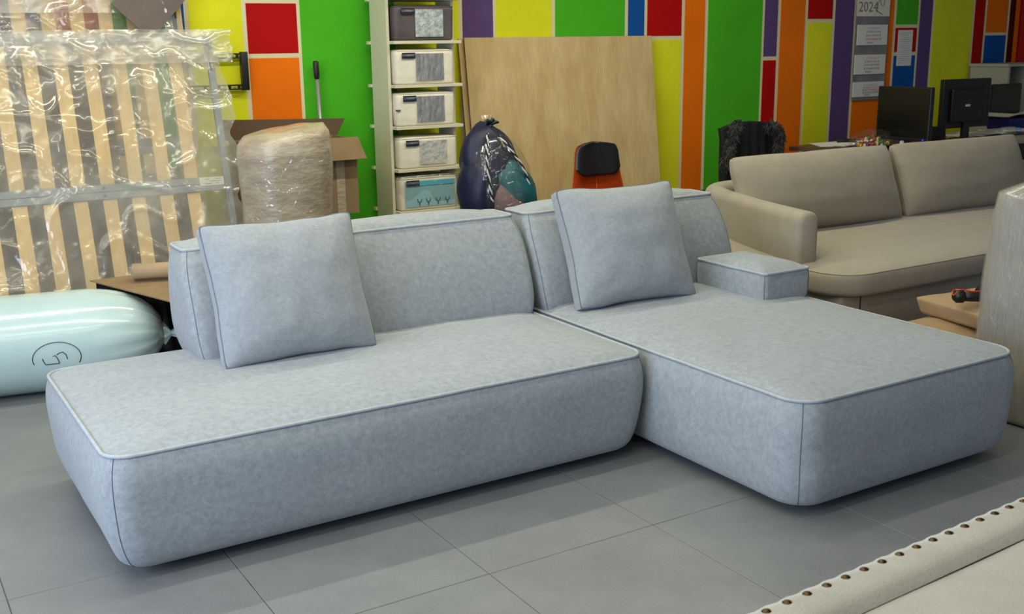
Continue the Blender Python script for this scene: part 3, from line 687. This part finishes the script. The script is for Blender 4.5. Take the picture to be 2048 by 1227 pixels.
# ------------------------------------------------------------------ orange and black chair
ch = thing('shell_chair', 'small chair with orange suede back and black leather headrest before the plywood', 'chair', (3.86, 5.35, 0))
def outline(z):   # half width of the back at height z
    T = [(.44, .215), (.6, .20), (.70, .178), (.78, .163), (.86, .155), (.895, .14), (.912, .11), (.918, .05)]
    for (a, b), (c, d) in zip(T[:-1], T[1:]):
        if a <= z <= c: return b+(d-b)*(z-a)/(c-a)
    return T[-1][1]
def backshell(z0f, z1f, y, th, n=20, m=14, topfade=True):
    V = []; F = []
    for s in (0, 1):
        for j in range(m+1):
            for i in range(n+1):
                u = -1+2*i/n; za = z0f(u); z = za+(z1f(u)-za)*j/m; hw = outline(z)
                x = 3.86+u*hw-.006*(z-.7); curve = -.05*u*u+.10*(z-.6)
                e = (1-abs(u)**6)
                V.append(Vector((x, y+curve+(-th*e if s == 0 else 0), z)))
    A = lambda s, i, j: s*(n+1)*(m+1)+j*(n+1)+i
    for j in range(m):
        for i in range(n):
            F.append((A(0, i, j), A(0, i+1, j), A(0, i+1, j+1), A(0, i, j+1))); F.append((A(1, i, j), A(1, i, j+1), A(1, i+1, j+1), A(1, i+1, j)))
        F.append((A(0, 0, j), A(0, 0, j+1), A(1, 0, j+1), A(1, 0, j))); F.append((A(0, n, j+1), A(0, n, j), A(1, n, j), A(1, n, j+1)))
    for i in range(n):
        F.append((A(0, i, m), A(0, i+1, m), A(1, i+1, m), A(1, i, m))); F.append((A(0, i+1, 0), A(0, i, 0), A(1, i, 0), A(1, i+1, 0)))
    return V, F
cut = lambda u: .720+.045*max(0, (abs(u)-.62)/.38)
mesh('back_shell', *backshell(lambda u: .44, lambda u: .912-.02*abs(u)**3, 5.36, .035), MT['orange'], ch)
mesh('headrest', *backshell(cut, lambda u: .917-.018*abs(u)**3, 5.345, .042), MT['leather'], ch)
mesh('back_seam', *tube([(3.862, 5.312, .50), (3.861, 5.322, .6), (3.86, 5.331, .715)], .002, False, 5), MT['drillorange'], ch)
G = puffy(3.62, 4.10, 4.93, 5.38, .38, .45, rt=.10, rb=.10, bulge=.006, tuck=.02, crown=.02, under=.02, nx=16, ny=16, nl=4, wob=.002)[0]
mesh('seat', *G, MT['orange'], ch)
for sx in (-1, 1):
    for sy in (-1, 1):
        mesh('leg', *tube([(3.86+sx*.15, 5.155+sy*.14, .39), (3.86+sx*.23, 5.155+sy*.21, 0)], [.016, .010], False, 10), MT['black'], ch)

# ------------------------------------------------------------------ office chair with fur-trimmed coat
oc = thing('office_chair', 'black office chair hidden under a coat beside the brown desk', 'chair', (5.39, 5.75, 0))
G = puffy(5.20, 5.60, 5.69, 5.745, .50, .90, rt=.02, rb=.03, bulge=.006, tuck=.0, crown=.012, under=.02, nx=14, ny=4, nl=8)[0]
mesh('backrest', *G, MT['black'], oc)
G = puffy(5.30, 5.66, 5.78, 6.12, .36, .42, rt=.06, rb=.06, bulge=.006, tuck=.01, crown=.015, under=.02, nx=14, ny=14, nl=4)[0]
mesh('seat', *G, MT['black'], oc)
mesh('back_post', *tube([(5.4, 5.755, .75), (5.45, 5.775, .40), (5.48, 5.98, .34)], .02, False, 10), MT['black'], oc)
mesh('gas_stem', *tube([(5.48, 5.98, .36), (5.48, 5.98, .08)], .025, False, 12), MT['black'], oc)
for k in range(5):
    a = 2*PI*k/5+.3; e = (5.48+.2*math.cos(a), 5.98+.2*math.sin(a), .055)
    l = mesh('leg', *tube([(5.48, 5.98, .09), e], [.022, .014], False, 8), MT['black'], oc)
    mesh('castor', *tube([(e[0]-.012, e[1], .027), (e[0]+.012, e[1], .027)], .027, False, 12), MT['black'], l)
ct = thing('fur_trimmed_coat', 'black knitted coat with dark grey fur trim draped over the office chair', 'coat', (5.39, 5.62, .5))
def coat(u, v):
    x = 5.385+(u-.5)*(.50+.0*v-.04*math.sin(PI*v)); z = .50+.45*v-.02*abs(u-.5)**2*8*v
    return Vector((x, 5.615-.02*math.sin(PI*u)-.006*math.sin(u*PI*11)*(1-v*.4)+.03*v, z))
a = grid(coat, 60, 30); b = grid(lambda u, v: coat(u, v)+Vector((0, .04, 0)), 60, 30); o_ = len(a[0])
F = a[1]+[tuple(i+o_ for i in q)[::-1] for q in b[1]]
nu = 61
for i in range(60): F += [(30*nu+i, 30*nu+i+1, o_+30*nu+i+1, o_+30*nu+i), (i+1, i, o_+i, o_+i+1)]
for j in range(30): F += [(j*nu, (j+1)*nu, o_+(j+1)*nu, o_+j*nu), ((j+1)*nu+60, j*nu+60, o_+j*nu+60, o_+(j+1)*nu+60)]
mesh('coat_body', a[0]+b[0], F, MT['knit'], ct)
def furstrip(P, rad, n, seed, ln=.05):
    random.seed(seed); V = []; F = []; S = spline3(P, 12)
    for i in range(n):
        t = random.random()*(len(S)-1); k = int(t); p = S[k].lerp(S[min(k+1, len(S)-1)], t-k)
        d = Vector((random.gauss(0, 1), random.gauss(-.4, 1), random.gauss(-.1, 1))).normalized()
        b = p+d*rad*random.uniform(.4, 1); e = b+d*ln*random.uniform(.5, 1)+Vector((random.gauss(0, .008), 0, -ln*.5+random.gauss(0, .008)))
        s = d.cross(Vector((random.gauss(0, 1), random.gauss(0, 1), random.gauss(0, 1)))).normalized()*.0035
        m = (b+e)/2+Vector((0, 0, .006)); q = len(V); V += [b-s, b+s, m+s, m-s, e]; F += [(q, q+1, q+2, q+3), (q+3, q+2, q+4)]
    return V, F
for P, sd in (([(5.21, 5.57, .945), (5.165, 5.56, .90), (5.15, 5.56, .83), (5.125, 5.56, .74), (5.10, 5.56, .68)], 1), ([(5.50, 5.57, .92), (5.56, 5.56, .90), (5.59, 5.56, .85), (5.585, 5.56, .78), (5.57, 5.55, .70), (5.59, 5.56, .60)], 2)):
    mesh('fur_core', *tube(spline3(P, 6), .03, False, 10), MT['fur'], ct)
    o = mesh('fur_trim', *furstrip(P, .028, 3200, sd, .034), MT['fur'], ct); o['kind'] = 'stuff'

# ------------------------------------------------------------------ brown desk and what stands on it
def prism(poly, z0, z1):
    k = len(poly); V = [Vector((x, y, z0)) for x, y in poly]+[Vector((x, y, z1)) for x, y in poly]
    return V, [tuple(range(k))[::-1], tuple(range(k, 2*k))]+[(i, (i+1) % k, k+(i+1) % k, k+i) for i in range(k)]
dk = thing('desk', 'dark brown laminate desk with a pointed left corner behind the beige sofa', 'desk', (6.4, 5.3, 0))
mesh('desk_top', *prism([(5.795, 5.664), (6.13, 4.93), (7.02, 4.93), (7.02, 5.74), (6.16, 5.73)], .722, .75), MT['deskbrown'], dk, smooth=False)
mesh('side_panel', *prism([(5.89, 5.62), (6.17, 5.0), (6.19, 5.01), (5.91, 5.63)], 0, .722), MT['deskbrown'], dk, smooth=False)
mesh('side_panel', *box(6.98, 7.0, 4.96, 5.7, 0, .722), MT['deskbrown'], dk, smooth=False)
mesh('back_panel', *box(6.2, 6.98, 5.60, 5.62, .2, .722), MT['black'], dk, smooth=False)
d2 = thing('desk', 'light grey desk with dark side panels at the far right', 'desk', (7.9, 5.3, 0))
mesh('desk_top', *box(7.04, 9.0, 4.98, 5.74, .722, .75, .002), MT['deskgrey'], d2, smooth=False)
mesh('side_panel', *box(7.05, 7.07, 5.0, 5.72, 0, .722), MT['deskgrey'], d2, smooth=False); mesh('side_panel', *box(8.95, 8.97, 5.0, 5.72, 0, .722), MT['deskgrey'], d2, smooth=False)
mesh('front_panel', *box(7.07, 8.95, 5.02, 5.04, .05, .722), MT['black'], d2, smooth=False)
pp = thing('paper_stack', 'loose white papers on the left part of the brown desk', 'paper', (6.15, 5.6, .75))
for k in range(5):
    Mx = Matrix.Translation((6.11+.05*k, 5.59-.02*k, .7505+.0032*k)) @ Matrix.Rotation(-.5+.24*k, 4, 'Z')
    mesh('sheet', *xf(box(-.105, .105, -.148 if k < 4 else -.1, .12, 0, .0025), Mx), MT['paper'], pp, smooth=False)
o = mesh('stapler', *xf(tri([box(-.07, .07, -.012, .012, 0, .008, .002), box(-.065, .07, -.012, .012, .010, .022, .004)]), Matrix.Translation((6.22, 5.52, .769)) @ Matrix.Rotation(-.5, 4, 'Z')), MT['black'])
tag(o, 'small black stapler lying on the white papers on the brown desk', 'stapler')
cd = thing('candy_bag', 'crumpled clear bag of colourful wrapped candies on the brown desk', 'bag', (6.12, 5.2, .75))
random.seed(7); V = []; F = []; fm = []
for k in range(90):
    a = random.uniform(0, 2*PI); r = .11*math.sqrt(random.random()); z = .775+random.uniform(0, .065)*(1-r/.14)
    g = xf(box(-.014, .014, -.008, .008, -.007, .007, .004, 1), Matrix.Translation((6.12+r*1.25*math.cos(a), 5.2+r*.8*math.sin(a), z)) @ Euler((random.uniform(0, 3), random.uniform(0, 3), random.uniform(0, 3))).to_matrix().to_4x4())
    n0 = len(V); V += g[0]; F += [tuple(i+n0 for i in q) for q in g[1]]; fm += [random.randrange(5)]*len(g[1])
o = mesh('candies', V, F, None, cd, mats=[MT['candy%d' % i] for i in range(5)], fm=fm); o['kind'] = 'stuff'
mesh('clear_bag', *blob(6.12, 5.2, .815, .158, .11, .058, 12, .35, 44), MT['filmclear'], cd)
o = mesh('round_dish', *lathe([(.035, .751), (.05, .755), (.06, .775), (.062, .778), (.055, .777), (.045, .762), (.005, .76)], 28, (6.17, 5.05)), MT['leather']); tag(o, 'small round black dish on the brown desk in front of the candy bag', 'dish')
ct_ = mesh('cat_figurine', *tri([blob(6.262, 5.06, .785, .021, .02, .034, 3, .03, 20), blob(6.262, 5.055, .828, .015, .015, .015, 5, .03, 16),
      tube([(6.253, 5.055, .838), (6.251, 5.055, .853)], [.006, .001], False, 6), tube([(6.271, 5.055, .838), (6.273, 5.055, .853)], [.006, .001], False, 6)]), MT['paper'])
tag(ct_, 'tiny white seated animal figurine beside the left monitor foot', 'figurine')
def monitor(name, lab, w, h, loc, rz, z0, back=False):
    r = thing(name, lab, 'monitor', loc, 'monitors on the desks'); r['_local'] = 1; Mx = Matrix.Rotation(rz, 4, 'Z')
    zb = z0-loc[2]
    def p(nm, g, m, par=r, sm=False): return mesh(nm, *xf(g, Mx), m, par, sm)
    b = p('housing', box(-w/2, w/2, -.02, .02, zb, zb+h, .006), MT['black'], sm=False)
    b['_local'] = 1
    if back:
        p('rear_bulge', box(-w*.36, w*.36, .02, .045, zb+h*.12, zb+h*.8, .010), MT['black'])
        p('rating_label', box(-.005, .045, .045, .0465, zb+h*.44, zb+h*.485), MT['paper'], b)
        p('sticker', box(-.13, -.10, .045, .0465, zb+h*.24, zb+h*.30), MT['bluebox'], b)
    p('screen', box(-w/2+.014, w/2-.014, -.0215, -.0195, zb+.022, zb+h-.014), MT['screen'], b)
    p('led', box(w/2-.045, w/2-.037, -.023, -.0205, zb+.007, zb+.014), MT['led'], b)
    p('neck', box(-.035, .035, .005, .035, .012, zb+.08, .006), MT['black'])
    p('foot', xf(lathe([(.11, 0), (.112, .006), (.10, .012), (.02, .016)], 28), Matrix.Scale(.8, 4, (0, 1, 0))), MT['black'], sm=True)
    for q in (r, b):
        del q['_local']
    return r
monitor('monitor', 'black square-screened monitor with blue standby light on the brown desk', .425, .36, (6.25, 5.05, .751), -PI/2+.05, .812)
m2 = monitor('monitor', 'black monitor turned backwards with a white rating label, grey desk', .52, .355, (7.17, 5.26, .751), PI-.03, .84, True)
sp = thing('desk_speaker', 'small black desktop loudspeaker between the two monitors', 'speaker', (6.62, 5.06, .75))
mesh('case', *xf(box(-.045, .045, -.05, .05, 0, .135, .008), Matrix.Translation((6.62, 5.06, .751)) @ Matrix.Rotation(-.3, 4, 'Z') @ Matrix.Rotation(-.12, 4, 'X')), MT['black'], sp)
mesh('grille', *xf(box(-.038, .038, -.053, -.05, .01, .125, .001), Matrix.Translation((6.62, 5.06, .751)) @ Matrix.Rotation(-.3, 4, 'Z') @ Matrix.Rotation(-.12, 4, 'X')), MT['knit'], sp)
o = mesh('marker_pot', *lathe([(.014, .751), (.016, .755), (.016, .80), (.012, .803)], 16, (6.74, 5.08)), MT['drillorange']); tag(o, 'small orange-red cap pot right of the desk speaker', 'pot')
o = mesh('glass_cup', *lathe([(.02, .751), (.026, .756), (.034, .80), (.036, .82), (.033, .82), (.024, .762), (.003, .76)], 24, (6.42, 5.02)), MT['winpale']); tag(o, 'small pale cup under the right edge of the left monitor', 'cup')
pp = thing('paper_pile', 'untidy pile of white papers behind the backwards monitor', 'paper', (7.6, 5.45, .75))
for k in range(7):
    Mx = Matrix.Translation((7.52+.05*k, 5.46-.025*k, .7505+.006*k)) @ Matrix.Rotation(.35*math.sin(k*2.1), 4, 'Z')
    mesh('sheet', *xf(box(-.15, .15, -.105, .105, 0, .005), Mx), MT['paper'], pp, smooth=False)
bt = thing('plastic_bottle', 'clear plastic bottle with sky blue cap lying on the grey desk', 'bottle', (7.75, 5.2, .75))
MB = Matrix.Translation((7.62, 5.24, .786)) @ Matrix.Rotation(PI/2, 4, 'Y')
mesh('bottle_body', *xf(lathe([(.02, 0), (.034, .01), (.034, .13), (.03, .15), (.013, .18), (.013, .19)], 20), MB), MT['film2'], bt)
mesh('cap', *xf(lathe([(.019, .188), (.022, .19), (.022, .212), (.018, .215)], 20), MB), MT['capblue'], bt)
bb = thing('blue_box', 'low dark blue plastic storage box on the grey desk', 'box', (8.2, 5.5, .75))
G = puffy(7.98, 8.45, 5.40, 5.66, .752, .862, rt=.03, rb=.03, bulge=.004, tuck=.02, crown=.004, under=.015, nx=16, ny=10, nl=6)[0]
mesh('box_body', *G, MT['bluebox'], bb)
pg = thing('paper_sheet', 'curled white sheet lying over the dark blue storage box', 'paper', (8.1, 5.5, .87))
mesh('sheet', *(lambda a, b: (a[0]+b[0], a[1]+[tuple(i+len(a[0]) for i in q)[::-1] for q in b[1]]))(*[grid(lambda u, v, h=h: Vector((7.86+.68*u, 5.36+.30*v, .876+h+.014*math.sin(u*7))), 24, 3) for h in (0, .004)]), MT['paper'], pg)
# far right: white cabinet, dark panel, note
cbn = thing('shelf_cabinet', 'white open cabinet at the far right edge, a dark screen before it', 'cabinet', (8.9, 5.95, 0))
for nm, g in (('side_panel', box(8.52, 8.545, 5.85, 6.22, 0, 1.245)), ('top_panel', box(8.5, 9.5, 5.84, 6.22, 1.2455, 1.268)), ('side_panel', box(8.83, 8.855, 5.86, 6.2, 0, 1.245)),
              ('back_panel', box(8.546, 9.46, 6.20, 6.215, 0, 1.244)), ('side_panel', box(9.46, 9.485, 5.85, 6.2, 0, 1.245)), ('shelf', box(8.546, 8.829, 5.87, 6.199, .70, .72))):
    mesh(nm, *g, MT['deskgrey'], cbn, smooth=False)
o = mesh('sticky_note', *box(8.832, 8.90, 5.855, 5.858, 1.13, 1.19), MT['yellow'], smooth=False); tag(o, 'yellow sticky note on the white cabinet upright', 'note')
m3 = monitor('monitor', 'wide dark monitor in front of the white cabinet at the far right', .42, .27, (8.27, 5.70, .751), .02, .845)

# ------------------------------------------------------------------ calendar and notice on the wall
cl = thing('wall_calendar', 'three-block hanging wall calendar for 2024 on the orange wall stripe', 'calendar', (7.24, 6.24, 1.4))
cx0, cx1, cy = 7.055, 7.44, 6.232
mesh('backing', *xf(box(0, cx1-cx0, 0, .004, 1.005, 2.12), Matrix.Translation((cx0, cy, 0))), MT['calgrey'], cl, smooth=False)
hd = mesh('header_sheet', *box(cx0, cx1, cy-.003, cy-.0005, 1.665, 2.12), MT['packwhite'], cl, smooth=False)
text('year_print', '2024', .115, MT['paperink'], FRONT(cx0+.13, cy-.0036, 1.735), hd)
G = [tube([(cx0+.04, cy-.004, 1.80), (cx0+.20, cy-.004, 1.806)], .002, False, 4),
     tube([(7.33, cy-.004, 1.87), (7.32, cy-.004, 1.83), (7.29, cy-.004, 1.75), (7.27, cy-.004, 1.715), (7.35, cy-.004, 1.68)], .004, False, 4),
     tube([(7.36, cy-.004, 1.87), (7.375, cy-.004, 1.81), (7.36, cy-.004, 1.75), (7.33, cy-.004, 1.75), (7.32, cy-.004, 1.80), (7.35, cy-.004, 1.82)], .004, False, 4)]
mesh('line_drawing', *tri(G), MT['paperink'], hd, smooth=False)
for k, (z0, z1, xo) in enumerate(((1.44, 1.60, .012), (1.21, 1.365, 0), (1.03, 1.15, -.004))):
    bk = mesh('month_block', *box(cx0+.005+xo, cx1-.018+xo*.3, cy-.008, cy-.001, z0, z1, .001), MT['paper'], cl, smooth=False)
    nr = 5; rows = []
    for r_ in range(nr):
        zz = z1-.028-(z1-z0-.035)*r_/(nr-.6)
        ln = ' '.join('%2d' % (7*r_+c+1) if 7*r_+c+1 <= 31 else '  ' for c in range(7))
        text('date_row', ln, .021, MT['redink'] if r_ == (3, 0, 1)[k] else MT['paperink'], FRONT((cx0+cx1)/2+.01, cy-.0088, zz), bk)
nt = mesh('notice_sheet', *box(7.585, 7.765, 6.246, 6.2485, 1.267, 1.556), MT['paper'], smooth=False); tag(nt, 'white printed notice sheet taped on the red and blue wall panels', 'notice')
for r_ in range(14): mesh('print_line', *box(7.60+.02*(r_ % 3), 7.75-.012*((r_*7) % 4), 6.2453, 6.246, 1.53-.017*r_, 1.532-.017*r_), MT['paperink'], nt, smooth=False)
for x, z in ((1.985, 1.745), (1.93, 1.76)): pass

# red fire box right edge
o = thing('fire_cabinet', 'red wall cabinet at the far right edge of the coloured wall', 'cabinet', (9.25, 6.2, 1.3))
fbx = mesh('cabinet_body', *box(9.20, 9.75, 6.10, 6.247, 1.27, 1.9, .006), MT['redmat'], o, smooth=False)
mesh('knob', *tube([(9.23, 6.10, 1.42), (9.23, 6.085, 1.42)], .02, False, 12), MT['black'], o)

# ------------------------------------------------------------------ right: wrapped upholstery, kraft cushions, drill
wp = thing('wrapped_furniture', 'tall film wrapped grey upholstered block standing at the right edge', 'furniture', (4.05, 2.2, 0))
def wwarp(v): return Vector((v.x+.055*max(0, v.z-.2)*(1 if v.x < 4.1 else 0), v.y-.04*max(0, v.z-.25)*(1 if v.y > 2.3 else 0), v.z))
G, sm, cn = puffy(3.80, 4.45, 1.75, 2.70, 0, .90, rt=.10, rb=.10, bulge=.012, tuck=.01, crown=.10, under=.03, nx=20, ny=30, nl=24, wob=.010, seed=60, warp=wwarp, topn=3)
mesh('body', *G, MT['bubble'], wp)
G, sm, cn = puffy(3.797, 4.453, 1.747, 2.703, 0.003, .903, rt=.10, rb=.10, bulge=.013, tuck=.01, crown=.101, under=.03, nx=60, ny=90, nl=60, wob=.010, seed=60, warp=wwarp, topn=3)
mesh('stretch_film', *G, MT['filmsoft'], wp)
def kraft(name, lab, cxy, w, d, z0, z1, rz, seed):
    r = thing(name, lab, 'cushion', (cxy[0], cxy[1], z0), 'kraft paper wrapped cushions by the right edge'); r['_local'] = 1
    G, sm, cn = puffy(-w/2, w/2, -d/2, d/2, 0.001, (z1-z0)*.72, rt=.012, rb=.02, bulge=.006, tuck=.025, crown=(z1-z0)*.28, under=.02, nx=24, ny=24, nl=6, wob=.016, seed=seed, topn=3)
    Mx = Matrix.Rotation(rz, 4, 'Z'); mesh('paper_wrap', *xf(G, Mx), MT['kraft'], r)
    f = mesh('fold_tab', *xf(box(-.012, .012, -d/2-.016, -d/2-.011, .03, .055, .002), Mx @ Matrix.Translation((.08, 0, 0))), MT['kraft'], r)
    mesh('fold_line', *xf(tube([(.07, -d/2-.012, .05), (.078, -d/2-.016, .03), (.09, -d/2-.010, .01)], .0015, False, 4), Mx), MT['carddark'], r)
    del r['_local']; return r
kraft('wrapped_cushion', 'lower brown paper wrapped cushion of the pile between chaise and beige sofa', (4.13, 3.035), .52, .50, 0.0, .245, .10, 70)
kraft('wrapped_cushion', 'upper brown paper wrapped cushion of the pile, with the drill on it', (4.39, 2.985), .50, .44, .245, .358, -.12, 75)
dr = thing('cordless_drill', 'black and orange cordless drill lying on the brown paper cushion', 'drill', (4.2, 2.92, .358))
dz = .387
mesh('battery_base', *tube([(4.100, 2.985, dz), (4.112, 2.978, dz), (4.135, 2.962, dz), (4.142, 2.958, dz)], [.016, .029, .029, .020], False, 16), MT['black'], dr)
mesh('handle', *tube([(4.13, 2.966, dz), (4.17, 2.938, dz-.002), (4.21, 2.915, dz-.002), (4.235, 2.90, dz)], [.021, .022, .023, .027], False, 14), MT['black'], dr)
mesh('motor_housing', *tube([(4.215, 2.835, dz), (4.222, 2.85, dz), (4.24, 2.89, dz), (4.275, 2.955, dz), (4.29, 2.985, dz), (4.294, 2.992, dz)], [.018, .026, .029, .029, .027, .012], False, 16), MT['black'], dr)
mesh('side_cover', *tube([(4.235, 2.872, dz+.006), (4.245, 2.895, dz+.008), (4.27, 2.94, dz+.008), (4.278, 2.955, dz+.006)], [.012, .025, .025, .012], False, 16), MT['drillorange'], dr)
mesh('chuck', *tube([(4.196, 2.795, dz), (4.203, 2.81, dz), (4.215, 2.838, dz)], [.010, .018, .021], False, 14), MT['black'], dr)
mesh('accent', *tube([(4.108, 2.982, dz+.0295), (4.135, 2.966, dz+.028), (4.17, 2.942, dz+.021), (4.21, 2.92, dz+.022), (4.24, 2.90, dz+.030)], .0035, False, 5), MT['drillorange'], dr)
mesh('accent', *tube([(4.098, 2.968, dz+.018), (4.094, 2.980, dz+.006), (4.104, 2.995, dz+.018), (4.112, 2.99, dz+.0295)], .003, False, 5), MT['drillorange'], dr)

# ------------------------------------------------------------------ studded upholstered headboard, bottom right
hb = thing('studded_headboard', 'ivory velvet upholstered bed end with brass nail studs in the lower right corner', 'headboard', (1.3, .75, 0)); hb['_local'] = 1
HR = Matrix.Rotation(math.radians(3.0), 4, 'Z')
def bord(u, v):
    x = -.75+1.5*u; a = v
    y = .238-.085*a; z = .760-.030*max(0, 1-a/.16)**2-.012*max(0, (a-.75)/.25)**2+.004*math.sin(PI*a)+.0006*math.sin(x*157)*(1-a)
    if v == 0: z -= .03
    return HR @ Vector((x, y+.0009*math.sin(x*157)*(1-v), z))
GB = grid(bord, 140, 8)
mesh('border', *GB, MT['head'], hb)
mesh('outer_side', *xf(grid(lambda u, v: Vector((-.75+1.5*u, .235+.012*math.sin(PI*v), .73-.73*v)), 40, 10), HR), MT['head'], hb)
def inner(u, v):
    x = -.75+1.5*u; y = .153-.75*v
    return HR @ Vector((x, y, .747+.022*(1-math.exp(-v*9))-.04*v+.004*noise.noise(Vector((x*3, y*5, 2)))))
mesh('inner_panel', *grid(inner, 60, 40), MT['head'], hb)
mesh('under_body', *xf(box(-.74, .74, -.59, .228, .0, .66), HR), MT['head'], hb, smooth=False)
for i in range(-5, 18):
    x = -.322+.0402*i-.0
    y = .214; g = lathe([(.0078, 0), (.0072, .0022), (.005, .0042), (.0015, .0052)], 12)
    mesh('nail_stud', *xf(g, HR @ Matrix.Translation((x, y, .7605))), MT['stud'], hb)
del hb['_local']
for o in bpy.data.objects:
    if '_local' in o: del o['_local']
